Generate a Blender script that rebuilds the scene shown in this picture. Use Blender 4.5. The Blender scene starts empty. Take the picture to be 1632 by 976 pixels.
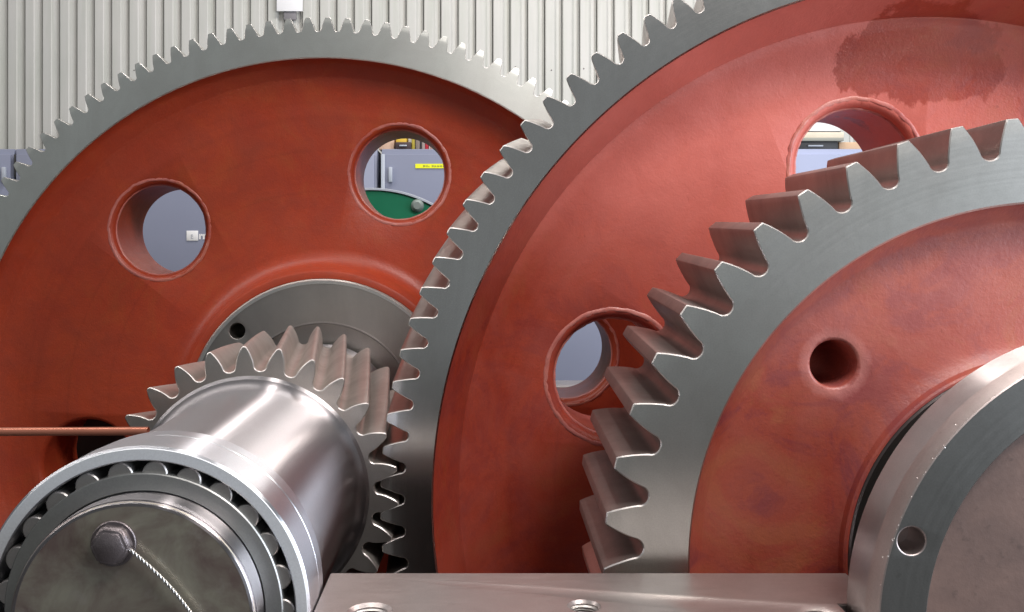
import bpy, math, random
from math import sin, cos, pi, radians, sqrt, acos, tan
random.seed(7)
S = bpy.context.scene
COL = S.collection

# ------------------------------------------------------------------ camera
CH = 0.474                       # camera height above the shaft axes (z = 0)
cd = bpy.data.cameras.new('camera'); cam = bpy.data.objects.new('camera', cd); COL.objects.link(cam)
cam.location = (0, 0, CH); cam.rotation_euler = (radians(90), 0, 0)
cd.sensor_width = 36; cd.lens = 36*1500/1632
cd.shift_x = (816-755)/1632; cd.shift_y = -(488-397)/1632
cd.clip_start = 0.05; cd.clip_end = 200
S.camera = cam

# ------------------------------------------------------------------ light
w = bpy.data.worlds.new('World'); S.world = w; w.use_nodes = True
bg = w.node_tree.nodes['Background']; bg.inputs[0].default_value = (0.80, 0.86, 0.90, 1); bg.inputs[1].default_value = 0.19

def area(name, loc, target, sx, sy, power, col):
    from mathutils import Vector
    l = bpy.data.lights.new(name, 'AREA'); l.shape = 'RECTANGLE'; l.size = sx; l.size_y = sy; l.energy = power; l.color = col
    o = bpy.data.objects.new(name, l); COL.objects.link(o); o.location = loc
    d = Vector(target)-Vector(loc); o.rotation_euler = d.to_track_quat('-Z', 'Y').to_euler()
    return o
area('doorway_light', (5.2, -0.7, 0.9), (0.0, 1.7, 0.3), 2.4, 3.2, 270, (0.82, 0.89, 1.0))
area('front_key_light', (1.5, 0.1, 2.8), (0.5, 2.0, 0.7), 1.8, 0.7, 88, (1.0, 0.93, 0.90))  # unseen lamp added low in front so its light fades downwards
area('roof_strip_light', (-0.25, 1.6, 5.0), (-0.25, 1.6, 0), 0.16, 7.0, 85, (1.0, 0.94, 0.91))
area('roof_strip_light', (-3.9, 1.6, 4.5), (-0.4, 1.6, 0), 0.32, 7.0, 120, (1.0, 0.94, 0.91))
area('wall_roof_light', (2.2, 3.7, 5.2), (1.6, 6.5, 1.2), 5.0, 0.6, 205, (1.0, 0.95, 0.93))

S.view_settings.view_transform = 'Standard'; S.view_settings.look = 'None'
S.view_settings.exposure = 0.2; S.view_settings.gamma = 1.0
S.render.engine = 'CYCLES'
S.cycles.use_denoising = True
try: S.cycles.denoiser = 'OPENIMAGEDENOISE'
except Exception: pass
S.cycles.max_bounces = 8; S.cycles.glossy_bounces = 5; S.cycles.diffuse_bounces = 4
S.cycles.sample_clamp_indirect = 6

# ------------------------------------------------------------------ helpers
def P(px, py, Y):                # a point of the photograph at depth Y
    return ((px-755)*Y/1500, Y, CH-(py-397)*Y/1500)

def props(o, label=None, cat=None, group=None, kind=None):
    if label: o['label'] = label
    if cat: o['category'] = cat
    if group: o['group'] = group
    if kind: o['kind'] = kind
    return o

def empty(name, loc, label=None, cat=None, group=None, kind=None):
    o = bpy.data.objects.new(name, None); COL.objects.link(o); o.location = loc
    o.empty_display_size = .05
    return props(o, label, cat, group, kind)

def mesh(verts, faces, smooth=32, matidx=None):
    me = bpy.data.meshes.new('mesh'); me.from_pydata(verts, [], faces); me.update()
    if smooth:
        me.polygons.foreach_set('use_smooth', [True]*len(me.polygons))
        me.set_sharp_from_angle(angle=radians(smooth))
    if matidx:
        me.polygons.foreach_set('material_index', matidx)
    me.validate()
    return me

def link(name, me, mats, parent=None, loc=(0, 0, 0), rot=(0, 0, 0)):
    me.name = name
    if mats is not None:
        me.materials.clear()
        for m in (mats if isinstance(mats, (list, tuple)) else [mats]): me.materials.append(m)
    o = bpy.data.objects.new(name, me); COL.objects.link(o)
    o.location = loc; o.rotation_euler = rot
    if parent: o.parent = parent
    return o

def lathe_data(prof, n=160, closed=True):
    """prof: (r, y) points of a closed cross-section, turned round the Y axis (r = 0 collapses)."""
    V, F, rows = [], [], []
    for r, y in prof:
        if r < 1e-6:
            rows.append([len(V)]*n); V.append((0, y, 0))
        else:
            rows.append(list(range(len(V), len(V)+n)))
            V += [(r*cos(2*pi*k/n), y, r*sin(2*pi*k/n)) for k in range(n)]
    m = len(prof)
    for i in range(m if closed else m-1):
        a, b = rows[i], rows[(i+1) % m]
        for k in range(n):
            k2 = (k+1) % n
            q = []
            for v in (a[k], b[k], b[k2], a[k2]):
                if v not in q: q.append(v)
            if len(q) >= 3: F.append(tuple(q))
    return V, F

def lathe(prof, n=160, smooth=32, closed=True):
    V, F = lathe_data(prof, n, closed)
    me = mesh(V, F, smooth)
    fix(me, smooth); return me

def fix(me, smooth=32):
    import bmesh
    b = bmesh.new(); b.from_mesh(me); bmesh.ops.recalc_face_normals(b, faces=b.faces); b.to_mesh(me); b.free()
    if smooth:
        me.polygons.foreach_set('use_smooth', [True]*len(me.polygons))
        me.set_sharp_from_angle(angle=radians(smooth))
    return me

def cut(me, cutters, smooth=30):
    """boolean difference of the mesh and a list of (mesh, location)."""
    import bmesh
    b = bmesh.new()
    for c, loc in cutters:
        t = c.copy(); t.transform(__import__('mathutils').Matrix.Translation(loc)); b.from_mesh(t); bpy.data.meshes.remove(t)
    cm = bpy.data.meshes.new('cutter'); b.to_mesh(cm); b.free()
    co = bpy.data.objects.new('cutter', cm); COL.objects.link(co)
    o = bpy.data.objects.new('body', me); COL.objects.link(o)
    md = o.modifiers.new('cut', 'BOOLEAN'); md.operation = 'DIFFERENCE'; md.solver = 'EXACT'; md.object = co
    dg = bpy.context.evaluated_depsgraph_get(); dg.update()
    res = bpy.data.meshes.new_from_object(o.evaluated_get(dg))
    bpy.data.objects.remove(o); bpy.data.objects.remove(co); bpy.data.meshes.remove(cm)
    res.polygons.foreach_set('use_smooth', [True]*len(res.polygons))
    res.set_sharp_from_angle(angle=radians(smooth))
    return res

def box_mesh(x0, x1, y0, y1, z0, z1, bev=0.0):
    import bmesh
    b = bmesh.new()
    vs = [b.verts.new((x, y, z)) for x in (x0, x1) for y in (y0, y1) for z in (z0, z1)]
    for f in ((0, 1, 3, 2), (4, 6, 7, 5), (0, 4, 5, 1), (2, 3, 7, 6), (0, 2, 6, 4), (1, 5, 7, 3)):
        b.faces.new([vs[i] for i in f])
    bmesh.ops.recalc_face_normals(b, faces=b.faces)
    if bev: bmesh.ops.bevel(b, geom=b.edges[:]+b.verts[:], offset=bev, segments=2, affect='EDGES', profile=.5)
    me = bpy.data.meshes.new('box'); b.to_mesh(me); b.free()
    if bev:
        me.polygons.foreach_set('use_smooth', [True]*len(me.polygons)); me.set_sharp_from_angle(angle=radians(40))
    return me

def join_meshes(mes, smooth=30):
    import bmesh
    b = bmesh.new()
    for m in mes: b.from_mesh(m)
    r = bpy.data.meshes.new('joined'); b.to_mesh(r); b.free()
    if smooth:
        r.polygons.foreach_set('use_smooth', [True]*len(r.polygons)); r.set_sharp_from_angle(angle=radians(smooth))
    return r

# ------------------------------------------------------------------ materials
class N:
    def __init__(s, name):
        s.m = bpy.data.materials.new(name); s.m.use_nodes = True
        s.t = s.m.node_tree; s.b = s.t.nodes['Principled BSDF']
    def n(s, typ, **kw):
        x = s.t.nodes.new(typ)
        for k, v in kw.items():
            if k.startswith('_'): setattr(x, k[1:], v)
        return x
    def l(s, a, b): s.t.links.new(a, b)
    def coord(s, ref=None):
        c = s.n('ShaderNodeTexCoord')
        if ref: c.object = ref
        return c.outputs['Object'] if ref else s.n('ShaderNodeNewGeometry').outputs['Position']
    def noise(s, vec, scale, detail=4, rough=.55, stretch=None, dist=0):
        if stretch:
            mp = s.n('ShaderNodeMapping'); mp.inputs['Scale'].default_value = stretch; s.l(vec, mp.inputs['Vector']); vec = mp.outputs[0]
        x = s.n('ShaderNodeTexNoise'); x.inputs['Scale'].default_value = scale; x.inputs['Detail'].default_value = detail
        x.inputs['Roughness'].default_value = rough; x.inputs['Distortion'].default_value = dist
        s.l(vec, x.inputs['Vector']); return x.outputs['Fac']
    def ramp(s, fac, stops):
        r = s.n('ShaderNodeValToRGB'); e = r.color_ramp.elements
        while len(e) < len(stops): e.new(.5)
        for i, (p, c) in enumerate(stops):
            e[i].position = p; e[i].color = (c, c, c, 1) if isinstance(c, (int, float)) else (*c, 1)
        s.l(fac, r.inputs[0]); return r.outputs[0]
    def mix(s, fac, a, b, mode='MIX'):
        x = s.n('ShaderNodeMix'); x.data_type = 'RGBA'; x.blend_type = mode
        for v, i in ((fac, 0), (a, 6), (b, 7)):
            if hasattr(v, 'is_output'): s.l(v, x.inputs[i])
            elif i == 0: x.inputs[0].default_value = v
            else: x.inputs[i].default_value = (*v, 1)
        return x.outputs[2]
    def math(s, op, a, b=None, clamp=False):
        x = s.n('ShaderNodeMath'); x.operation = op; x.use_clamp = clamp
        for v, i in ((a, 0), (b, 1)):
            if v is None: continue
            if hasattr(v, 'is_output'): s.l(v, x.inputs[i])
            else: x.inputs[i].default_value = v
        return x.outputs[0]
    def vmath(s, op, a, b=None):
        x = s.n('ShaderNodeVectorMath'); x.operation = op
        for v, i in ((a, 0), (b, 1)):
            if v is None: continue
            if hasattr(v, 'is_output'): s.l(v, x.inputs[i])
            else: x.inputs[i].default_value = v
        return x.outputs['Value'] if op in ('LENGTH', 'DOT_PRODUCT') else x.outputs[0]
    def bump(s, h, strength=.2, dist=.002, prev=None):
        x = s.n('ShaderNodeBump'); x.inputs['Strength'].default_value = strength; x.inputs['Distance'].default_value = dist
        s.l(h, x.inputs['Height'])
        if prev is not None: s.l(prev, x.inputs['Normal'])
        return x.outputs[0]
    def set(s, **kw):
        for k, v in kw.items():
            i = s.b.inputs[k.replace('_', ' ')]
            if hasattr(v, 'is_output'): s.l(v, i)
            elif isinstance(v, tuple): i.default_value = (*v, 1)
            else: i.default_value = v
        return s.m

def steel(name, ref=None, col=(.50, .50, .48), col2=(.38, .37, .36), rough=(.26, .40), aniso=0.0, scale=5, metallic=1.0, rings=0.12, spots=0.08):
    s = N(name); c = s.coord(ref)
    big = s.noise(c, scale, 5, .6); fine = s.noise(c, scale*14, 3, .6)
    base = s.mix(s.ramp(big, [(.35, 0), (.68, 1)]), col, col2)
    sp = s.ramp(s.noise(c, scale*5, 6, .7), [(.62, 0), (.74, spots)])
    base = s.mix(sp, base, tuple(v*.35 for v in col2))
    smear = s.ramp(s.noise(c, scale*.9, 6, .7, stretch=(1, 1, .45), dist=1.2), [(.40, 0), (.62, .22)])
    base = s.mix(smear if spots else 0.0, base, tuple(v*.62*t for v, t in zip(col2, (1.06, 1.0, .94))))
    grain = s.ramp(s.noise(c, 420, 2, .6), [(.3, .90), (.7, 1.0)])
    base = s.mix(1.0, base, grain, 'MULTIPLY')
    r = s.math('ADD', s.math('MULTIPLY', big, (rough[1]-rough[0])*1.3), rough[0]-(rough[1]-rough[0])*.15)
    r = s.math('ADD', r, s.math('MULTIPLY', s.math('SUBTRACT', fine, .5), .04))
    if ref:
        sep = s.n('ShaderNodeSeparateXYZ'); s.l(c, sep.inputs[0])
        cmb = s.n('ShaderNodeCombineXYZ'); s.l(sep.outputs[0], cmb.inputs[0]); s.l(sep.outputs[2], cmb.inputs[2])
        rad = s.vmath('LENGTH', cmb.outputs[0])
        rv = s.n('ShaderNodeCombineXYZ'); s.l(rad, rv.inputs[0]); s.l(s.math('MULTIPLY', sep.outputs[1], 1.0), rv.inputs[1])
        grooves = s.noise(rv.outputs[0], 170, 4, .75)
        s.l(s.bump(s.math('ADD', grooves, s.math('MULTIPLY', fine, .15)), rings, .0008), s.b.inputs['Normal'])
        r = s.math('ADD', r, s.math('MULTIPLY', s.math('SUBTRACT', grooves, .5), .08))
        if aniso:
            tg = s.vmath('CROSS_PRODUCT', (0.0, 1.0, 0.0), cmb.outputs[0])
            s.l(tg, s.b.inputs['Tangent']); s.b.inputs['Anisotropic'].default_value = aniso; s.b.inputs['Anisotropic Rotation'].default_value = .25
    else:
        s.l(s.bump(fine, .12, .0015), s.b.inputs['Normal'])
    return s.set(Base_Color=base, Roughness=r, Metallic=metallic)

def red_paint(name, ref, col, col2, dusty, dust_amt, rough=.42, stain=None, seed=0.0, lit_patch=None, patch=.35, halo=None):
    s = N(name); c0 = s.coord(ref)
    mp = s.n('ShaderNodeMapping'); mp.inputs['Location'].default_value = (seed, seed*.7, seed*1.3); s.l(c0, mp.inputs['Vector']); c = mp.outputs[0]
    big = s.noise(c, 2.6, 6, .6, dist=.6); mid = s.noise(c, 11, 6, .65, dist=.3); fine = s.noise(c, 190, 4, .65)
    base = s.mix(s.ramp(big, [(.3, 0), (.7, 1)]), col, col2)
    hue = s.noise(c, 5.5, 6, .7, dist=1.0)
    base = s.mix(s.ramp(hue, [(.48, 0), (.57, patch)]), base, (col[0]*.55, col[1]*.60, col[2]*1.9))
    base = s.mix(s.ramp(hue, [(.36, patch), (.45, 0)]), base, (col[0]*1.15, col[1]*3.0, col[2]*1.9))
    base = s.mix(s.ramp(mid, [(.42, 0), (.75, .45)]), base, tuple(v*.55 for v in col))
    gr = s.ramp(s.noise(c, 300, 3, .7), [(.3, .80), (.7, 1.0)])
    base = s.mix(1.0, base, gr, 'MULTIPLY')
    d = s.ramp(s.math('ADD', s.math('MULTIPLY', big, .55), s.math('MULTIPLY', mid, .45)), [(.42, 0), (.60, 1)])
    d = s.math('MULTIPLY', d, dust_amt)
    d = s.math('ADD', d, dust_amt*.35)
    # turning streaks round the axis
    sep = s.n('ShaderNodeSeparateXYZ'); s.l(c0, sep.inputs[0])
    cmb = s.n('ShaderNodeCombineXYZ'); s.l(sep.outputs[0], cmb.inputs[0]); s.l(sep.outputs[2], cmb.inputs[2])
    rad = s.vmath('LENGTH', cmb.outputs[0])
    rv = s.n('ShaderNodeCombineXYZ'); s.l(rad, rv.inputs[0]); s.l(s.math('MULTIPLY', mid, .02), rv.inputs[1])
    streak = s.noise(rv.outputs[0], 42, 4, .6)
    base = s.mix(s.ramp(streak, [(.55, 0), (.8, .28)]), base, tuple(v*.45 for v in col))
    r = s.math('ADD', rough-.1, s.math('MULTIPLY', mid, .2))
    if lit_patch:  # pale oval in the dust colour paints in light on the upper web
        (sx, sz, rx, rz, amt) = lit_patch
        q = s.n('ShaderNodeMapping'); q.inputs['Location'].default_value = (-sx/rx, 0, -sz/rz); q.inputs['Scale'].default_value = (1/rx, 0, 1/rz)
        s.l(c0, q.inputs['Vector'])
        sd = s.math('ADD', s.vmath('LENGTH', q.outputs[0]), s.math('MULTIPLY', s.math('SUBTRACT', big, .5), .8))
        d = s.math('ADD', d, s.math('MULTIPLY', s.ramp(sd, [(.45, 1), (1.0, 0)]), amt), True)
    if stain:
        (sx, sz, rx, rz) = stain
        q = s.n('ShaderNodeMapping'); q.inputs['Location'].default_value = (-sx/rx, 0, -sz/rz); q.inputs['Scale'].default_value = (1/rx, 0, 1/rz)
        s.l(c0, q.inputs['Vector'])
        dist = s.vmath('LENGTH', q.outputs[0])
        edge = s.math('ADD', dist, s.math('MULTIPLY', s.math('SUBTRACT', s.noise(c0, 9, 6, .7, stretch=(1.3, 1, .7)), .5), 1.15))
        mask = s.ramp(edge, [(.78, 1), (.84, 0)])
        d = s.math('MULTIPLY', d, s.math('SUBTRACT', 1.0, s.math('MULTIPLY', mask, .68)))
        r = s.math('SUBTRACT', r, s.math('MULTIPLY', mask, .03))
        base = s.mix(s.math('MULTIPLY', mask, .15), base, tuple(v*.7 for v in col))
    base = s.mix(d, base, dusty)  # dust and the painted-in light share this colour
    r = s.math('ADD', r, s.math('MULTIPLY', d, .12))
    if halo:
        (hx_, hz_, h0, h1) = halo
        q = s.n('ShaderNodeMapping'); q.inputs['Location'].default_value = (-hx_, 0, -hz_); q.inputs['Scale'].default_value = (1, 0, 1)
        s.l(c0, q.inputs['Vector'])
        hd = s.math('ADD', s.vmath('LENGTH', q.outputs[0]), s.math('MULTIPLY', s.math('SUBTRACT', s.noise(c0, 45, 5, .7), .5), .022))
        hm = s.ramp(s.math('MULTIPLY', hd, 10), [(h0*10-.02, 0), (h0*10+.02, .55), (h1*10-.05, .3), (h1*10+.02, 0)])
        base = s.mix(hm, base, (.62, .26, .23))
    # runs of small dark specks
    sp = s.ramp(s.noise(c, 55, 5, .75), [(.66, 0), (.74, .5)])
    base = s.mix(sp, base, tuple(v*.4 for v in col))
    bm = s.bump(fine, .42, .0012, s.bump(mid, .25, .008))
    s.l(bm, s.b.inputs['Normal'])
    return s.set(Base_Color=base, Roughness=r, Specular_IOR_Level=.5)

def plain(name, col, rough=.5, metallic=0.0, var=.15, scale=9, bump=.1):
    s = N(name); c = s.coord()
    nz = s.noise(c, scale, 5, .6)
    base = s.mix(nz, tuple(v*(1-var) for v in col), tuple(min(1, v*(1+var)) for v in col))
    s.l(s.bump(s.noise(c, scale*12, 3), bump, .001), s.b.inputs['Normal'])
    return s.set(Base_Color=base, Roughness=s.math('ADD', rough-.06, s.math('MULTIPLY', nz, .12)), Metallic=metallic)

# ------------------------------------------------------------------ gear teeth
def inv(a): return tan(a)-a

def tooth_profile(Nt, rp, rt, rr):
    """half profile of one tooth, from the tip to the middle of the gap: (radius, half angle)."""
    m = 2*rp/Nt; rb = rp*cos(radians(20))
    def psi(r):
        r = max(r, rb*1.0005)
        return pi/(2*Nt)*.97+inv(radians(20))-inv(acos(min(1, rb/r)))
    rf = rr+.50*m
    out = []
    e = (.17 if Nt in (26, 110) else .07)*m
    out.append((rt, psi(rt)-e/rt*.9))
    out.append((rt-e*.10, psi(rt-e*.1)-e/rt*.52))
    out.append((rt-e*.45, psi(rt-e*.45)-e/rt*.14))
    for k in range(1, 8):
        r = rt-e-(rt-e-rf)*k/7
        out.append((r, psi(r)))
    pf = out[-1][1]; g = pi/Nt
    for k in range(1, 7):
        t = k/6*pi/2
        out.append((rf-(rf-rr)*sin(t), g-(g-pf)*cos(t)))
    return out

def tooth_data(Nt, rp, rt, rr, rs, W, phi, bev, relief, K):
    """front face, edge chamfer, flanks and back of one tooth; helix turns by phi over the width W."""
    half = tooth_profile(Nt, rp, rt, rr); H = len(half)
    pts = [(r, a) for r, a in reversed(half)]                   # gap -> tip on the +angle side
    full = [(r, a) for r, a in pts]+[(rt, 0.0)]+[(r, -a) for r, a in half]
    n = len(full)
    xy = [(r*cos(a), r*sin(a)) for r, a in full]
    nor = []
    for i in range(n):
        if i == 0 or i == n-1:
            a = full[i][1]; nor.append((cos(a), sin(a))); continue
        tx = xy[i+1][0]-xy[i-1][0]; tz = xy[i+1][1]-xy[i-1][1]; L = sqrt(tx*tx+tz*tz)
        nx, nz = -tz/L, tx/L
        nor.append((nx, nz))
    if nor[n//2][0] < 0:
        nor = [nor[0]]+[(-a, -b) for a, b in nor[1:-1]]+[nor[-1]]
    V, F, M = [], [], []
    rc = rr+.60*(rt-rr)
    def back(x, z):
        r = sqrt(x*x+z*z); return max(0, r-rc)*relief
    # front outline (inset), then the outline itself, then the sections
    I = len(V)
    for i in range(n):
        x = xy[i][0]-nor[i][0]*bev; z = xy[i][1]-nor[i][1]*bev
        V.append((x, back(x, z), z))
    rows = []
    for k in range(K+1):
        y = bev+(W-bev)*k/K; a = phi*y/W; ca, sa = cos(a), sin(a)
        rows.append(len(V))
        for x, z in xy:
            yy = y+(back(x, z) if k == 0 else 0)
            V.append((x*ca-z*sa, yy, x*sa+z*ca))
    for i in range(n-1):
        F.append((I+i, I+i+1, rows[0]+i+1, rows[0]+i)); M.append(1)
        for k in range(K):
            F.append((rows[k]+i, rows[k]+i+1, rows[k+1]+i+1, rows[k+1]+i)); M.append(2)
    # front and back face strips
    g = pi/Nt
    def seam(y, a):
        out = []
        for s_ in (1, -1):
            aa = s_*g+a; out.append(len(V)); V.append((rs*cos(aa), y, rs*sin(aa)))
        return out
    for base, y, a, flip in ((I, 0.0, 0.0, False), (rows[K], W, phi, True)):
        s0, s1 = seam(y, a)
        strip = [(s0, s1)]+[(base+i, base+n-1-i) for i in range(n//2)]
        for (p, q), (p2, q2) in zip(strip[:-1], strip[1:]):
            F.append((p, p2, q2, q) if not flip else (q, q2, p2, p)); M.append(0)
        t, (p, q) = base+n//2, strip[-1]
        F.append((p, t, q) if not flip else (q, t, p)); M.append(0)
    return V, F, M

def build_rim(gear, Nt, rp, rt, rr, ri, W, phi, a0, mats, keep, bev=.0012, relief=.12, K=6, name='gear_rim', chamf=.003):
    """a ring of steel with its teeth: the teeth in view one by one, the others in the ring's mesh."""
    m = 2*rp/Nt; rs = rr-.18*m
    V, F, M = tooth_data(Nt, rp, rt, rr, rs, W, phi, bev, relief, K)
    tm = mesh(V, F, 34, M)
    # ring body: outer polygon meets the teeth seam; a turned bore
    sub = 1
    n = Nt*sub; RV, RF, RM = [], [], []
    def ring(r, y, da, exact):
        s0 = len(RV)
        for k in range(Nt):
            for j in range(4):
                a = radians(a0)+pi/Nt+2*pi*(k+j/4)/Nt+da
                if exact and j:
                    A = (rs*cos(a-2*pi*j/4/Nt), rs*sin(a-2*pi*j/4/Nt)); B = (rs*cos(a+2*pi*(4-j)/4/Nt), rs*sin(a+2*pi*(4-j)/4/Nt))
                    RV.append((A[0]+(B[0]-A[0])*j/4, y, A[1]+(B[1]-A[1])*j/4))
                else:
                    RV.append((r*cos(a), y, r*sin(a)))
        return s0
    C = Nt*4
    rings = [ring(rs, 0, 0, True), ring(ri+chamf, 0, 0, False), ring(ri, chamf, 0, False), ring(ri, W, 0, False), ring(rs, W, phi, True)]
    for i, (p, q) in enumerate(zip(rings[:-1], rings[1:])):
        for k in range(C):
            k2 = (k+1) % C
            RF.append((p+k, p+k2, q+k2, q+k)); RM.append(1 if i == 1 else 0)
    kept = []
    for k in range(Nt):
        a = radians(a0)+2*pi*k/Nt
        if keep(a, gear.location.x+rt*cos(a), gear.location.z+rt*sin(a)): kept.append(a)
        else:
            off = len(RV); ca, sa = cos(a), sin(a)
            RV += [(x*ca-z*sa, y, x*sa+z*ca) for x, y, z in V]
            RF += [tuple(v+off for v in f) for f in F]; RM += M
    me = mesh(RV, RF, 34, RM)
    import bmesh
    fixn(me); fixn(tm)
    rim = link(name, me, mats, gear)
    for m_ in mats: tm.materials.append(m_)
    for a in kept:
        o = bpy.data.objects.new('tooth', tm); COL.objects.link(o); o.parent = rim
        o.rotation_euler = (0, -a, 0)
    return rim

def fixn(me):
    """make the front faces look towards -Y (toward the viewer)."""
    import bmesh
    b = bmesh.new(); b.from_mesh(me); bmesh.ops.remove_doubles(b, verts=b.verts, dist=1e-6)
    bmesh.ops.recalc_face_normals(b, faces=b.faces)
    f = max((f for f in b.faces if f.material_index == 0 and abs(f.normal.y) > .95), key=lambda f: -f.calc_center_median().y)
    if f.normal.y > 0: bmesh.ops.reverse_faces(b, faces=b.faces)
    b.to_mesh(me); b.free()
    me.polygons.foreach_set('use_smooth', [True]*len(me.polygons)); me.set_sharp_from_angle(angle=radians(34))

def hole_cutter(r0, r1, y0, y1, flare, n=72):
    """a round cutter along Y from y0 to y1: radius r0 at the front surface narrowing to r1 in a rounded lip."""
    pr = [(0, y0-.2), (r0, y0-.2), (r0, y0)]
    for k in range(1, 7):
        t = k/6*pi/2
        pr.append((r1+(r0-r1)*cos(t)*1.0 if False else r0-(r0-r1)*sin(t), y0+flare*(1-cos(t))))
    pr += [(r1, y1+.2), (0, y1+.2)]
    V, F = lathe_data(pr, n, closed=False)
    me = mesh(V, F, 0); fix(me, 0); return me

# ------------------------------------------------------------------ positions
Y1, Y2, Y3 = 2.65, 1.80, 1.414
X1, Z1 = -.426, .0048
X2, Z2 = .925, -.0096
X3, Z3 = .869, -.001

# ------------------------------------------------------------------ the setting
FLOOR = -1.35
m_floor = plain('concrete', (.085, .08, .078), .75, var=.25, scale=2)
link('floor', mesh([(-14, -10, FLOOR), (14, -10, FLOOR), (14, 8, FLOOR), (-14, 8, FLOOR)], [(0, 1, 2, 3)], 0), m_floor)['kind'] = 'structure'

s = N('cladding'); c = s.coord()
nz = s.noise(c, 1.6, 5, .6); st = s.noise(c, 3, 5, .6, stretch=(6, 6, .35))
base = s.mix(nz, (.48, .495, .455), (.63, .61, .575))
base = s.mix(s.ramp(st, [(.45, 0), (.75, .5)]), base, (.40, .43, .36))
m_clad = s.set(Base_Color=base, Roughness=.34, Specular_IOR_Level=.5)
m_back = plain('cladding_backing', (.18, .17, .15), .8)
wall = props(link('wall', box_mesh(-12, 12, 6.56, 6.66, FLOOR, 6.5), m_back), kind='structure')
PW = .1198
prof = [(0, .030), (.003, .004), (.009, 0), (.063, 0), (.070, .004), (.080, .026), (.084, .030), (.104, .030), (.108, .026), (.1125, .012), (.1145, .012), (.1155, .03)]
V = []; F = []
for z in (FLOOR, 6.4):
    V += [(x, y, z) for x, y in prof]
n = len(prof)
F = [(i, i+1, n+i+1, n+i) for i in range(n-1)]
pm = mesh(V, F, 25); pm.materials.append(m_clad); fix(pm, 25)
if sum(p.normal.y for p in pm.polygons) > 0: pm.flip_normals()
for k in range(-34, 34):
    o = bpy.data.objects.new('cladding_plank', pm); COL.objects.link(o); o.parent = wall
    o.location = (k*PW+.012, 6.5, 0)

m_scr = plain('screw_head', (.22, .20, .19), .5)
scr = lathe([(0, -.004), (.003, -.004), (.005, -.001), (.005, 0), (0, 0)], 10)
scr.materials.append(m_scr)
for k in range(-20, 16, 2):
    for z in (2.30, 1.72):
        o = bpy.data.objects.new('cladding_screw', scr); COL.objects.link(o); o.parent = wall
        o.location = (k*PW+.012+.036+random.uniform(-.01, .01), 6.4998, z+random.uniform(-.015, .015))

# ------------------------------------------------------------------ gearbox housing
m_house = plain('housing_inside_paint', (.030, .024, .024), .55, var=.3, scale=5)
def scratches(m, sc=(2.0, 60, 2.0), amt=.16):
    t = m.node_tree; b = t.nodes['Principled BSDF']
    g = t.nodes.new('ShaderNodeNewGeometry'); mp = t.nodes.new('ShaderNodeMapping'); mp.inputs['Scale'].default_value = sc; mp.inputs['Rotation'].default_value = (0, 0, .06)
    nz = t.nodes.new('ShaderNodeTexNoise'); nz.inputs['Scale'].default_value = 6; nz.inputs['Detail'].default_value = 5; nz.inputs['Roughness'].default_value = .7
    t.links.new(g.outputs['Position'], mp.inputs[0]); t.links.new(mp.outputs[0], nz.inputs['Vector'])
    mu = t.nodes.new('ShaderNodeMath'); mu.operation = 'MULTIPLY_ADD'; mu.inputs[1].default_value = amt*2; mu.inputs[2].default_value = -amt
    ad = t.nodes.new('ShaderNodeMath'); ad.operation = 'ADD'
    old = b.inputs['Roughness'].links[0].from_socket
    t.links.new(nz.outputs['Fac'], mu.inputs[0]); t.links.new(mu.outputs[0], ad.inputs[0]); t.links.new(old, ad.inputs[1]); t.links.new(ad.outputs[0], b.inputs['Roughness'])
m_plate = steel('ground_plate', None, (.56, .51, .49), (.44, .385, .37), (.30, .46), scale=5, spots=.18, metallic=.85)
scratches(m_plate)
hs = empty('gearbox_housing', (0, 2.2, FLOOR), 'open lower gearbox casing whose machined flange runs between bearing and shaft flange', 'gearbox casing')
def hpart(name, me, mat, parent=hs):
    o = link(name, me, mat, None); o.parent = hs; o.matrix_parent_inverse = __import__('mathutils').Matrix.Translation((0, -2.2, -FLOOR)); return o
# split flange with its saddles, outline in plan (x, y)
import bmesh
def flange_plate(pts, z0, z1, bev=.0018):
    b = bmesh.new()
    f = b.faces.new([b.verts.new((x, y, z0)) for x, y in pts])
    r = bmesh.ops.extrude_face_region(b, geom=[f]); bmesh.ops.translate(b, verts=[v for v in r['geom'] if isinstance(v, bmesh.types.BMVert)], vec=(0, 0, z1-z0))
    bmesh.ops.recalc_face_normals(b, faces=b.faces)
    me = bpy.data.meshes.new('plate'); 
    if bev: bmesh.ops.bevel(b, geom=[e for e in b.edges if all(v.co.z > z1-1e-5 for v in e.verts)], offset=bev, segments=2, affect='EDGES')
    b.to_mesh(me); b.free(); return me
pl = flange_plate([(-.2095, 1.377), (-.2095, 1.10), (.487, 1.10), (.487, 1.256), (.545, 1.256), (.545, 1.377)], -.06, 0)
def vcut(r, rc, d=.004):
    V, F = lathe_data([(0, .1), (rc, .1), (rc, 0), (r, -d), (r, -.2), (0, -.2)], 56, closed=False)
    V = [(x, z, y) for x, y, z in V]; me = mesh(V, F, 0); fix(me, 0); return me
hx = [(P(590, 975, 1.232)[0], 1.232, .024, .030), (P(931, 966, 1.2495)[0], 1.2495, .0195, .0225), (P(1309, 982, 1.215)[0], 1.217, .026, .033)]
pl = cut(pl, [(vcut(r, rc), (x, y, 0)) for x, y, r, rc in hx])
hpart('split_flange', pl, m_plate)
hpart('front_wall', box_mesh(-2.1, 2.3, 1.30, 1.36, FLOOR+.02, -.45), m_house)
hpart('front_wall_upper', box_mesh(-.205, .54, 1.30, 1.36, -.448, -.061), m_house)
hpart('back_wall', box_mesh(-2.1, 2.3, 3.14, 3.20, FLOOR+.02, -.01), m_house)
hpart('rear_flange', box_mesh(-2.15, 2.35, 3.08, 3.24, -.009, .022, .003), m_plate)
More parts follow.
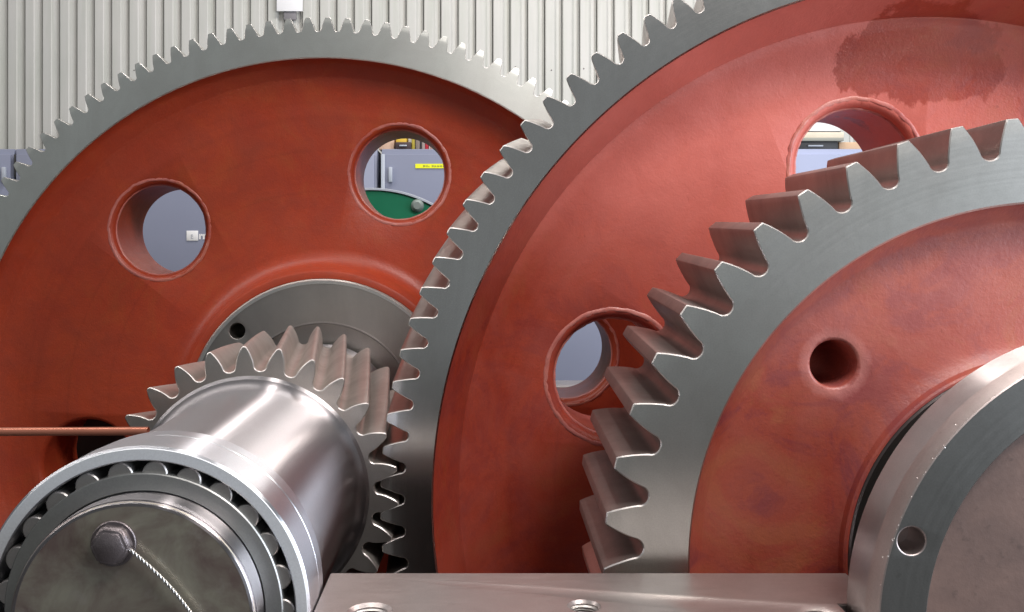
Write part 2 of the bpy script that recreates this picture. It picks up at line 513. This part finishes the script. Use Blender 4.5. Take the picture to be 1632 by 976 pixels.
hpart('side_wall', box_mesh(-2.16, -2.101, 1.30, 3.20, FLOOR+.02, -.012), m_house)
hpart('side_wall', box_mesh(2.301, 2.36, 1.30, 3.20, FLOOR+.02, -.012), m_house)
# threads and light catching chamfers of the bolt holes
m_edge = steel('bright_edge', None, (.62, .59, .57), (.50, .48, .46), (.34, .44), spots=.05)
for x, y, r, rc in hx:
    prof = []
    for k in range(14):
        prof += [(r-.0004, -.006-k*.0035), (r-.003, -.00775-k*.0035)]
    prof += [(r+.0005, -.056), (r+.0005, -.006)]
    V, F = lathe_data(prof, 48, closed=True); V = [(a, c_, b_) for a, b_, c_ in V]
    o = hpart('bolt_hole_thread', fix(mesh(V, F, 20), 20), m_edge); o.location = (x, y, 0)

# ------------------------------------------------------------------ rear gear
g1 = empty('spur_gear', (X1, Y1, Z1), 'largest-looking rear gear at left with fine grey teeth and smooth orange-red painted web', 'gear')
G1F = steel('turned_steel_rear', g1, (.90, .92, .86), (.78, .79, .75), (.30, .40), aniso=.4)
G1T = steel('tooth_steel_rear', g1, (.56, .55, .52), (.44, .42, .40), (.28, .42))
EDGE = m_edge
R1 = red_paint('oxide_red_rear', g1, (.40, .044, .015), (.46, .062, .020), (.56, .16, .09), .06, rough=.40, patch=.15)
build_rim(g1, 126, 1.1045, 1.122, 1.0815, 1.007, .40, radians(.8), 90-.75, [G1F, EDGE, G1T],
          lambda a, x, z: -1.36 < x < .32 and z > .35, K=3, relief=.12, bev=.001)
pr = [(1.0068, .003), (1.004, .020), (.993, .034), (.968, .060), (.964, .064), (.960, .0665), (.945, .075), (.92, .085), (.88, .09),
      (.47, .09), (.45, .086), (.432, .074), (.420, .054), (.415, .030), (.411, .016), (.405, .009), (.396, .006), (.386, .006),
      (.386, .33), (.46, .33), (.96, .33), (1.0068, .36)]
wm = lathe(pr, 192)
hc = hole_cutter(.082*1.0*2.74/1500*1000*.001*1000 if False else .150, .132, .089, .33, .022)
cuts = []
for k in range(6):
    a = radians(133.0-60*k); r = .718
    cuts.append((hc, (r*cos(a), 0, r*sin(a))))
wm = cut(wm, cuts)
wb = link('web', wm, R1, g1)
LIPM = red_paint('worn_lip_paint', None, (.44, .065, .035), (.55, .12, .09), (.66, .30, .26), .5, rough=.27, patch=.4)
def rough_ring(me):
    from mathutils import noise, Vector
    for v in me.vertices:
        a = noise.noise(Vector(v.co)*38); b_ = noise.noise(Vector(v.co)*110+Vector((5, 1, 2)))
        k = 1+.010*a+.005*b_
        v.co.x *= k; v.co.z *= k; v.co.y += .0022*b_
    me.update(); return me
def lip(parent, rr_, y, mat, cx, cz, rad=.006):
    prof = [(rr_+rad*1.5*cos(t), y-rad*.8*sin(t)) for t in [pi*k/8 for k in range(9)]]
    prof += [(rr_-rad*1.5, y+.004), (rr_+rad*1.5, y+.004)]
    return link('hole_lip', rough_ring(lathe(prof, 96)), mat, parent, (cx, 0, cz))
for _, (cx, _y, cz) in cuts[:3]:
    lip(wb, .1475, .0915, LIPM, cx, cz, .0032); lip(wb, .1345, .109, LIPM, cx, cz, .0032)
hub = lathe([(.3845, .003), (.3815, 0), (.262, 0), (.2585, .0035), (.2585, .045), (.19, .045), (.19, .36), (.3845, .36)], 160)
tc = hole_cutter(.024, .0225, .0, .06, .002, 40)
hub = cut(hub, [(tc, (.338*cos(radians(a)), 0, .338*sin(radians(a)))) for a in (135.2, -44.8)])
HUB = steel('hub_steel', g1, (.58, .55, .51), (.46, .44, .42), (.30, .44), aniso=.3)
hub.materials.append(HUB)
link('hub', hub, [HUB], g1)
link('bore_edge', lathe([(.2645, .001), (.2640, -.0012), (.2600, -.0012), (.2580, .003), (.2595, .006)], 128), EDGE, g1)
link('hub_edge', lathe([(.3858, .010), (.3850, .0055), (.3800, -.0012), (.3715, -.0012), (.3715, .003), (.3835, .010)], 160), steel('hub_edge_steel', g1, (.92, .90, .86), (.84, .82, .78), (.30, .36), spots=.0), g1)

# ------------------------------------------------------------------ pinion shaft
ps = empty('pinion_shaft', (X1, Y2, Z1), 'polished steel shaft with a helical pinion, its end plate bolted on and wired', 'shaft')
SH = steel('polished_journal', ps, (.52, .495, .505), (.50, .475, .485), (.34, .35), aniso=1.0, rings=.02, spots=.0, scale=3)
PF = steel('pinion_face_steel', ps, (.66, .62, .57), (.50, .47, .44), (.30, .42))
PT = steel('pinion_flank_steel', ps, (.60, .56, .52), (.46, .42, .39), (.28, .42), scale=12, metallic=.72)
fil = [(.2265, -.0005), (.2205, -.006)]
for k in range(7):
    t = k/6*pi/2; fil.append((.2205-.018*sin(t), -.006-.026*(1-cos(t))))
pr = [(0, -.02), (.10, -.02), (.10, -.61), (.155, -.62), (.155, -.508), (.199, -.508), (.199, -.480), (.1995, -.478), (.1995, -.07)]+list(reversed(fil))+[(.2265, .02), (0, .02)]
link('journal', lathe(pr, 160), SH, ps)
build_rim(ps, 26, .2585, .283, .236, .12, .50, radians(15.6), 23.6, [PF, EDGE, PT],
          lambda a, x, z: -radians(45) < ((a+pi) % (2*pi)-pi) < radians(156), K=14, relief=.05, bev=.0016, name='pinion')
link('rear_shoulder', lathe([(0, .49), (.205, .501), (.205, .66), (.200, .665), (.200, .86), (0, .86)], 128), SH, ps)
link('shoulder_ring', lathe([(.200, .66), (.203, .655), (.209, .655), (.212, .66), (.212, .70), (.200, .70)], 128), EDGE, ps)
# shaft end and end plate
yb = 1.215-Y2
s = N('stained_end_plate'); c = s.coord(ps)
b1 = s.noise(c, 13, 5, .6, dist=.5); b2 = s.noise(c, 40, 5, .6)
base = s.mix(s.ramp(b1, [(.35, 0), (.65, 1)]), (.47, .45, .36), (.24, .18, .16))
base = s.mix(s.ramp(b2, [(.55, 0), (.75, .4)]), base, (.52, .48, .44))
s.l(s.bump(b2, .1, .001), s.b.inputs['Normal'])
ENDM = s.set(Base_Color=base, Roughness=s.math('ADD', .30, s.math('MULTIPLY', b1, .2)), Metallic=.75)
link('end_plate', lathe([(0, yb-.040), (.1515, yb-.040), (.1535, yb-.038), (.1535, yb+.01), (0, yb+.01)], 128), [ENDM], ps)
link('end_plate_rim', lathe([(.1538, yb-.0375), (.1515, yb-.0402), (.1480, yb-.0402), (.1480, yb-.03), (.1545, yb-.03), (.1555, yb-.02), (.1555, yb+.008), (.15, yb+.008)], 128), SH, ps)
BOLT = plain('dark_bolt', (.19, .165, .17), .32, metallic=.75, var=.4, scale=60, bump=.5)
def hexbolt(cx, cz, y0, r, h, rot):
    V = []; F = []
    for (rr_, y, n_) in ((r*1.0, y0, 6), (r*1.0, y0-h*.78, 6)):
        V += [(cx+rr_*cos(rot+pi/3*k), y, cz+rr_*sin(rot+pi/3*k)) for k in range(6)]
    V += [(cx+r*.80*cos(rot+pi/3*k), y0-h, cz+r*.80*sin(rot+pi/3*k)) for k in range(6)]
    for a_ in (0, 6):
        F += [(a_+k, a_+(k+1) % 6, a_+6+(k+1) % 6, a_+6+k) for k in range(6)]
    F.append((12, 13, 14, 15, 16, 17))
    me = mesh(V, F, 0); fix(me, 0)
    b = bmesh.new(); b.from_mesh(me); bmesh.ops.bevel(b, geom=b.edges[:], offset=.0028, segments=3, affect='EDGES'); b.to_mesh(me); b.free()
    me.polygons.foreach_set('use_smooth', [True]*len(me.polygons)); me.set_sharp_from_angle(angle=radians(50))
    return me
BR = .1045; bolts = []
for k in range(3):
    a = radians(102.7-120*k); cx, cz = BR*cos(a), BR*sin(a); bolts.append((cx, cz))
    bm_ = hexbolt(cx, cz, yb-.0395, .0265, .019, a+.2)
    o = link('bolt', bm_, BOLT, ps)
    link('washer', lathe([(.0, yb-.0402), (.0, yb-.0435), (.0275, yb-.0435), (.0285, yb-.0425), (.0285, yb-.0402)], 40), BOLT, o, (cx, 0, cz))
# twisted locking wire between two bolts
def tube(path, r, n=6):
    from mathutils import Vector
    V, F = [], []
    for i, p in enumerate(path):
        p = Vector(p); a = Vector(path[max(0, i-1)]); b_ = Vector(path[min(len(path)-1, i+1)])
        t = (b_-a).normalized(); u = t.orthogonal().normalized() if abs(t.y) > .9 else t.cross(Vector((0, 1, 0))).normalized(); v = t.cross(u)
        for k in range(n):
            q = p+u*r*cos(2*pi*k/n)+v*r*sin(2*pi*k/n); V.append(tuple(q))
        if i: F += [((i-1)*n+k, (i-1)*n+(k+1) % n, i*n+(k+1) % n, i*n+k) for k in range(n)]
    return V, F
WIRE = plain('wire_steel', (.75, .74, .72), .3, metallic=1, var=.1)
V, F = [], []
from mathutils import Vector
A = Vector((bolts[0][0]+.0235, yb-.0515, bolts[0][1]-.004)); B = Vector((bolts[1][0]-.006, yb-.0515, bolts[1][1]+.0245))
for ph in (0, pi):
    path = []
    for i in range(161):
        u = i/160; p = A.lerp(B, u)+Vector((.004, 0, .005))*sin(pi*u)
        d = (B-A).normalized(); n1 = Vector((0, 1, 0)); n2 = d.cross(n1)
        q = u*2*pi*12+ph; path.append(p+(n1*cos(q)+n2*sin(q))*.0014)
    v, f = tube(path, .0013); off = len(V); V += v; F += [tuple(x+off for x in y) for y in f]
link('locking_wire', mesh(V, F, 60), WIRE, ps)

# ------------------------------------------------------------------ roller bearing
rb = empty('roller_bearing', (X1, 1.215, Z1), 'open roller bearing with a bright outer ring on the near end of the shaft', 'bearing')
RING = steel('bearing_ring_steel', rb, (.72, .73, .76), (.68, .69, .73), (.31, .34), aniso=.95, rings=.03, spots=.0)
RINGF = steel('bearing_ring_face_steel', rb, (.86, .90, .93), (.80, .84, .87), (.42, .48), rings=.03, spots=.0, metallic=.55)
link('outer_ring', lathe([(.1955, .0015), (.1970, 0), (.2120, 0), (.2147, .003), (.2147, .0715), (.2115, .0745), (.1955, .0745)], 176), [RING], rb)
link('outer_ring_face', lathe([(.1975, -.0012), (.2112, -.0012), (.2118, -.0004), (.2118, .002), (.1972, .002), (.1972, -.0004)], 176), RINGF, rb)
link('spacer_ring', lathe([(.20, .0755), (.2065, .0755), (.2065, .0785), (.2110, .0785), (.2132, .081), (.2130, .113), (.2095, .118), (.20, .118)], 160), RING, rb)
CAGE = steel('cage_steel', rb, (.40, .42, .40), (.32, .32, .32), (.34, .48), spots=.1, metallic=.8)
link('inner_ring', lathe([(.1558, .003), (.158, -.0015), (.1785, -.0015), (.1800, 0), (.1800, .070), (.1558, .070)], 160), CAGE, rb)
link('cage_web', lathe([(.181, .040), (.195, .040), (.195, .06), (.181, .06)], 120), plain('black_gap', (.01, .01, .012), .5), rb)  # black ring filling the gap between inner and outer ring
ROL = steel('roller_steel', None, (.62, .60, .58), (.50, .48, .46), (.40, .48), spots=.1)
rm = lathe([(0, .0046), (.0150, .0048), (.0166, .0062), (.0172, .010), (.0174, .030), (.0172, .055), (0, .058)], 28)
rm.materials.append(ROL)
for k in range(25):
    a = radians(90-4+14.4*k)
    o = bpy.data.objects.new('roller', rm); COL.objects.link(o); o.parent = rb
    o.location = (.1776*cos(a), 0, .1776*sin(a)); 

# ------------------------------------------------------------------ oil pipe
pp = P(0, 691, 1.62)
V, F = tube([(-2.6, 1.62, pp[2]+.002), (-1.2, 1.62, pp[2]+.001), (-.56, 1.62, pp[2]+.004)], .0072, 20)
props(link('oil_pipe', mesh(V, F, 60), plain('copper_pipe', (.52, .20, .13), .30, metallic=.6, var=.2)), 'thin copper coloured pipe running level from the left edge to the shaft', 'pipe')

# ------------------------------------------------------------------ middle gear
g2 = empty('helical_gear', (X2, Y2, Z2), 'middle gear meshing with the small pinion, dusty pink-red web with an oil stain', 'gear')
G2F = steel('turned_steel_middle', g2, (.88, .86, .82), (.78, .76, .73), (.15, .22), aniso=.2)
G2T = steel('tooth_steel_middle', g2, (.60, .54, .51), (.44, .38, .36), (.26, .40))
R2 = red_paint('oxide_red_middle', g2, (.31, .028, .013), (.42, .056, .022), (.66, .175, .135), .18, rough=.36, stain=(-.01, .875, .22, .12), seed=3.1, lit_patch=(-.42, .76, .74, .50, .66), patch=.45)
build_rim(g2, 110, 1.0842, 1.104, 1.0573, 1.003, .42, radians(-4.3), 180-5.1, [G2F, EDGE, G2T],
          lambda a, x, z: z > -.17 and x < .92 and cos(a) < .1, K=8, relief=.05, bev=.0016)
pr = [(1.0028, .004), (1.000, .016), (.992, .036), (.958, .104), (.955, .113), (.951, .1155), (.947, .1165), (.930, .128), (.905, .146), (.875, .160), (.84, .167),
      (.33, .167), (.29, .155), (.27, .13), (.262, .10), (.262, .02), (.258, .012), (.15, .012), (.15, .40), (.30, .40), (.96, .407), (1.0028, .415)]
wm = lathe(pr, 192)
hc = hole_cutter(.144, .124, .166, .467, .020)
wm = cut(wm, [(hc, (.668*cos(radians(a)), 0, .668*sin(radians(a)))) for a in [161.2-60.4*k for k in range(2)]+[41.2, -18.8, -78.8, 221.2]])
wb = link('web', wm, R2, g2)
for a in (161.2, 100.8):
    cx, cz = .668*cos(radians(a)), .668*sin(radians(a))
    lip(wb, .1425, .1685, LIPM, cx, cz, .0036); lip(wb, .1262, .186, LIPM, cx, cz, .0036)
link('shaft_stub', lathe([(0, .0), (.15, .0), (.15, .40), (0, .40)], 64), G2F, g2)

# ------------------------------------------------------------------ front gear
g3 = empty('coarse_gear', (X3, Y3, Z3), 'nearest gear at lower right with big coarse grey teeth and blotchy red web', 'gear')
G3F = steel('turned_steel_front', g3, (.93, .93, .88), (.78, .77, .73), (.28, .36), aniso=.2, scale=5)
G3T = steel('tooth_steel_front', g3, (.36, .31, .29), (.26, .215, .20), (.34, .50), scale=9, metallic=.8)
R3 = red_paint('oxide_red_front', g3, (.31, .030, .018), (.35, .062, .030), (.62, .21, .17), .16, rough=.38, seed=7.7, lit_patch=(-.22, .50, .60, .36, .32), patch=.85, halo=(-.3105, .2972, .040, .056))
build_rim(g3, 50, .6472, .6735, .6148, .544, .325, radians(-1.4), 180-5.9, [G3F, EDGE, G3T],
          lambda a, x, z: x < .95 and z > -.10 and cos(a) < .12, K=4, relief=.10, bev=.0017)
pr = [(.5438, .004), (.541, .012), (.522, .033), (.519, .0355), (.516, .037), (.50, .041), (.48, .043), (.44, .044), (.36, .0435), (.338, .041), (.322, .036), (.311, .027), (.308, .016), (.305, .0135), (.302, .013),
      (.302, .30), (.52, .30), (.5438, .33)]
wm = lathe(pr, 192)
hc = hole_cutter(.050, .0365, .0425, .30, .006, 56)
wm = cut(wm, [(hc, (.430*cos(radians(a)), 0, .430*sin(radians(a)))) for a in [136.3-60*k for k in range(6)]])
link('web', wm, R3, g3)
link('hub', lathe([(.3015, .014), (.2985, .010), (.20, .010), (.20, .30), (.3015, .30)], 128), steel('dark_hub', g3, (.20, .19, .18), (.14, .13, .13), (.3, .45)), g3)

# ------------------------------------------------------------------ output shaft flange
fl = empty('shaft_flange', (X3, 1.163, Z3), 'big dark-faced round shaft flange with a bright barrel, in the bottom right corner', 'shaft flange')
FLB = steel('flange_barrel_steel', fl, (.60, .55, .54), (.50, .45, .44), (.32, .36), aniso=.95, rings=.03)
FLF = steel('flange_face_steel', fl, (.36, .36, .34), (.27, .265, .25), (.30, .44), spots=.4)
FLC = steel('flange_chamfer_steel', fl, (.66, .58, .56), (.52, .45, .43), (.38, .50), spots=.4)
body = lathe([(.3735, .030), (.3690, .0012), (.3675, 0), (.3112, 0), (.3095, .002), (.3095, .014), (.200, .014), (.200, .087), (.3735, .087)], 192)
fh = hole_cutter(.0195, .0172, 0, -.155, .0018, 40)
body = cut(body, [(fh, (.347*cos(radians(a)), 0, .347*sin(radians(a)))) for a in [160.8-45*k for k in range(8)]])
idx = []
body.materials.append(FLB); body.materials.append(FLC); body.materials.append(FLF)
for p in body.polygons:
    c = p.center; r = sqrt(c.x**2+c.z**2)
    hd = min(sqrt((c.x-.347*cos(radians(160.8-45*k)))**2+(c.z-.347*sin(radians(160.8-45*k)))**2) for k in range(8))
    if hd < .0197 and .0001 < c.y: idx.append(1)
    elif r > .3732: idx.append(0)
    elif r > .3674 and c.y < .032 and abs(p.normal.y) < .999: idx.append(1)
    else: idx.append(2)
body.polygons.foreach_set('material_index', idx)
link('flange_body', body, None, fl)
s = N('rusty_end_face'); c = s.coord(fl)
b1 = s.noise(c, 9, 6, .65, dist=.5); b2 = s.noise(c, 60, 5, .65)
base = s.mix(s.ramp(b1, [(.35, 0), (.65, 1)]), (.17, .115, .10), (.235, .155, .13))
base = s.mix(s.ramp(b2, [(.60, 0), (.74, .45)]), base, (.06, .045, .04))
s.l(s.bump(b2, .3, .0015), s.b.inputs['Normal'])
link('end_disc', lathe([(0, .010), (.3075, .010), (.3085, .0118), (.3085, .03), (0, .03)], 128), s.set(Base_Color=base, Roughness=.5, Metallic=.3), fl)
link('shaft', lathe([(0, .088), (.280, .088), (.280, .262), (0, .262)], 96), steel('dark_shaft', fl, (.16, .15, .14), (.10, .10, .10), (.35, .5)), fl)
# pitted nicks along the chamfer
NK = plain('bare_nick', (.70, .66, .64), .45, metallic=.8)
V, F = [], []
for k in range(30):
    a = radians(random.choice([random.uniform(133, 150), random.uniform(150, 185)])); r = random.uniform(.3672, .3705); q = random.uniform(.0004, .0009)
    y = (-.0002 if r < .3675 else (.0012 if r < .369 else .0012+(r-.369)*6.4)-.0004)
    cx, cz = r*cos(a), r*sin(a); off = len(V)
    nn = 5; V += [(cx+q*random.uniform(.6, 1.5)*cos(2*pi*j/nn), y, cz+q*random.uniform(.6, 2.0)*sin(2*pi*j/nn)) for j in range(nn)]
    V.append((cx, y-.0006, cz)); F += [(off+j, off+(j+1) % nn, off+nn) for j in range(nn)]
props(link('nicks', mesh(V, F, 0), NK, fl), kind='stuff')

# ------------------------------------------------------------------ cabinets behind
YC = 5.0
m_cab = plain('cabinet_grey_blue', (.225, .245, .33), .45, var=.06, scale=3, bump=.05)
m_cab2 = plain('cabinet_pale_blue', (.36, .40, .55), .45, var=.06, scale=3, bump=.05)
m_trim = plain('cabinet_trim', (.42, .46, .52), .4, var=.05)
m_dark = plain('black_rubber', (.03, .03, .033), .5)
m_white = plain('white_plastic', (.82, .82, .80), .4, var=.03)
ZT = P(0, 237, YC)[2]
def cabinet(x0, x1, mat, label, ndoors=2):
    c = empty('storage_cabinet', ((x0+x1)/2, YC, FLOOR), label, 'cabinet', 'steel cabinets behind the gears')
    X0, X1_ = x0-(x0+x1)/2, x1-(x0+x1)/2; H = ZT-FLOOR
    link('cabinet_body', box_mesh(X0+.002, X1_-.002, .022, .62, .0, H, .006), mat, c)
    wd = (X1_-X0)/ndoors
    for k in range(ndoors):
        a = X0+k*wd
        d = link('door', box_mesh(a+.014, a+wd-.014, .0, .0215, .08, H-.03, .004), mat, c)
        hx_ = a+.042 if k == 0 else a+wd-.05
        link('handle', box_mesh(hx_, hx_+.02, -.022, -.001, H-.18, H-.10, .004), m_trim, d)
        link('hinge', box_mesh(a+.0, a+.012, .004, .0215, H-.15, H-.03, .002), m_dark, d)
    return c
xs = [P(p_, 0, YC)[0] for p_ in (-560, 20, 601, 1135, 1620)]
cabinet(xs[0], xs[1], m_cab, 'grey-blue steel cabinet showing as a sliver past the rear gear at the left edge')
ca = cabinet(xs[1]+.004, xs[2], m_cab, 'grey-blue steel cabinet with a white sticker, seen through the left gear hole', 1)
cb = cabinet(xs[2]+.02, xs[3], m_cab, 'grey-blue steel cabinet with a yellow tape strip, seen through the upper gear hole', 1)
cc = cabinet(xs[3]+.02, xs[4], m_cab2, 'pale blue steel cabinet seen through the hole behind the coarse gear')
ox = cb.location.x
link('corner_post', box_mesh(xs[2]+.0215-ox, xs[2]+.042-ox, -.010, -.0005, .02, ZT-FLOOR-.03, .003), m_trim, cb)
yl = P(662, 261.5, YC); yr = P(745, 268.5, YC)
m_yel = plain('yellow_tape', (.85, .86, .02), .45, var=.03)
tp = link('tape_strip', box_mesh(yl[0]-ox, yr[0]-ox, -.0035, -.0004, yr[2]-FLOOR, yl[2]-FLOOR), m_yel, cb)
m_ol = plain('tape_print', (.33, .35, .03), .5)
def text(name, body, size, loc, mat, parent, ext=.0004, off=0.0):
    cu = bpy.data.curves.new(name, 'FONT'); cu.body = body; cu.size = size; cu.extrude = ext; cu.offset = off
    o = bpy.data.objects.new(name, cu); COL.objects.link(o)
    dg = bpy.context.evaluated_depsgraph_get(); me = bpy.data.meshes.new_from_object(o.evaluated_get(dg)); bpy.data.objects.remove(o)
    return link(name, me, mat, parent, loc, (radians(90), 0, 0))
V, F = [], []
x = yl[0]-ox+.040
while x < yr[0]-ox-.01:
    wd = random.uniform(.006, .014); hgt = random.uniform(.005, .009); z = yr[2]-FLOOR+.007
    off = len(V); V += [(x, -.0040, z), (x+wd, -.0040, z), (x+wd, -.0040, z+hgt), (x, -.0040, z+hgt)]; F.append((off, off+1, off+2, off+3))
    x += wd+random.choice([.003, .004, .012])
link('faint_print', mesh(V, F, 0), m_ol, tp)
ox = ca.location.x
l0 = P(297.5, 368, YC); l1 = P(316, 384, YC)
st_ = link('sticker', box_mesh(l0[0]-ox, l1[0]-ox, -.0035, -.0004, l1[2]-FLOOR, l0[2]-FLOOR, .0012), plain('sticker_white', (.9, .9, .9), .5, var=.02), ca)
text('lettering', 'E', .030, (l0[0]-ox+.022, -.0040, l1[2]-FLOOR+.012), plain('grey_print', (.35, .37, .42), .5), st_)
text('lettering', 'rn', .052, (l1[0]-ox+.003, -.0014, l1[2]-FLOOR+.010), plain('white_print', (.9, .9, .9), .5), ca, off=.0025)

# things on top of the cabinets
def item(name, px0, px1, h, mat, label, cat, dy=.06, dep=.2, z0=0.0, bev=.004):
    a = P(px0, 0, YC+dy)[0]; b_ = P(px1, 0, YC+dy)[0]
    o = link(name, box_mesh(-(b_-a)/2, (b_-a)/2, 0, dep, 0, h, bev), mat, None, ((a+b_)/2, YC+dy, ZT+z0))
    return props(o, label, cat)
C_ = lambda n_, c_: plain(n_, c_, .6, var=.12, scale=20)
item('cardboard_box', 604, 628, .10, C_('carton', (.62, .42, .30)), 'pale brown carton at the left end of the things on the cabinet', 'box')
o = item('tool_case', 630, 655, .038, C_('black_case', (.05, .028, .03)), 'low black case under the yellow box on the cabinet', 'case', dy=.03)
link('case_handle', box_mesh(-.02, .02, -.012, -.001, .014, .022, .002), m_trim, o)
item('storage_bin', 631, 648, .05, C_('yellow_bin', (.75, .50, .06)), 'small yellow box sitting on the black case', 'box', dy=.07, dep=.15, z0=.038)
o = props(link('plastic_bottle', lathe([(0, 0), (.009, 0), (.010, .004), (.010, .075), (.005, .09), (.005, .10), (0, .10)], 24), m_white), 'narrow white bottle beside the yellow box on the cabinet', 'bottle')
o.rotation_euler = (radians(90), 0, 0); o.location = (P(651, 0, 5.25)[0]+.010, 5.25, ZT)
item('binder', 656, 661, .12, C_('olive_cover', (.42, .33, .04)), 'thin olive-yellow binder standing on the cabinet between bottle and brown box', 'binder')
item('cardboard_box', 662, 669, .13, C_('brown_carton', (.24, .19, .16)), 'dark brown narrow carton next to the olive binder on the cabinet', 'box')
item('binder', 669.4, 671.4, .11, m_dark, 'thin black binder standing between the brown cartons on the cabinet', 'binder')
item('cardboard_box', 672, 677, .12, C_('grey_carton', (.34, .28, .25)), 'grey-brown narrow carton left of the red can on the cabinet', 'box')
o = props(link('spray_can', lathe([(0, 0), (.010, 0), (.011, .003), (.011, .045), (.006, .053), (.006, .06), (0, .06)], 24), C_('red_can', (.70, .04, .07))), 'little red can on the cabinet top at the right end', 'can')
o.rotation_euler = (radians(90), 0, 0); o.location = (P(680.5, 0, 5.10)[0], 5.10, ZT)
item('cardboard_box', 685, 712, .14, C_('beige_carton', (.45, .30, .24)), 'beige carton right of the red can on the cabinet', 'box')
for nm in ('plastic_bottle', 'spray_can'): bpy.data.objects[nm].rotation_euler = (radians(90), 0, 0)
o = item('tool_case', 1262, 1336, .042, m_dark, 'flat black case under the pale boards on the pale blue cabinet', 'case', dy=.04, dep=.3)
link('case_handle', box_mesh(-.04, .04, -.012, -.001, .014, .022, .002), m_trim, o)
item('board', 1262, 1345, .018, C_('grey_board', (.33, .33, .28)), 'grey board lying on the flat black case', 'board', dy=.02, dep=.34, z0=.0425, bev=.002)
item('board', 1262, 1345, .030, C_('beige_board', (.74, .66, .52)), 'beige board lying on the grey board above the black case', 'board', dy=.03, dep=.34, z0=.061, bev=.002)
item('board', 1270, 1340, .006, m_dark, 'thin dark strip filling the gap between the beige board and the white box', 'board', dy=.05, dep=.30, z0=.0915, bev=.001)  # dark slab added to show the gap under the white box
item('parts_box', 1270, 1340, .10, m_white, 'white box on top of the stacked boards', 'box', dy=.05, dep=.28, z0=.098)
item('wooden_block', 1337.5, 1372, .040, C_('tan_block', (.62, .42, .26)), 'tan wooden block right of the flat black case', 'block', dy=.05, dep=.2)

# green machine cover
gm = empty('fan_casing', (P(592, 0, 3.9)[0], 3.9, FLOOR), 'round dark green machine casing with a pale rim, seen through the upper gear hole', 'machine')
GRN = plain('green_enamel', (.010, .17, .085), .35, var=.15)
zc = .189-FLOOR
link('drum', lathe([(0, .0), (.525, .0), (.528, .004), (.528, .30), (0, .30)], 128), GRN, gm, (0, 0, zc))
link('rim_band', lathe([(.5285, -.012), (.536, -.012), (.538, .0), (.538, .05), (.5285, .05)], 128), m_trim, gm, (0, 0, zc))
k_ = P(665, 328, 3.88)
link('knob', lathe([(0, -.030), (.015, -.030), (.021, -.024), (.027, -.010), (.027, -.0005), (0, -.0005)], 40), plain('knob_grey', (.20, .24, .22), .5), gm, (k_[0]-gm.location.x, 0, k_[2]-FLOOR))
link('pedestal', box_mesh(-.30, .30, .02, .28, 0, zc-.44, .01), GRN, gm)

# white notice on the wall
sg = props(link('wall_notice', box_mesh(-.089, .089, 0, .012, 0, .30, .002), plain('notice_white', (.9, .9, .9), .5, var=.02), None, (P(461.5, 0, 6.46)[0], 6.46, P(0, 18, 6.46)[2])),
           'plain white square notice high on the corrugated wall above the gear teeth', 'notice')
link('grey_block', box_mesh(-.042, .042, .013, .036, -.055, .06, .002), plain('block_grey', (.22, .21, .22), .5), sg)  # grey box behind the notice, showing below its edge
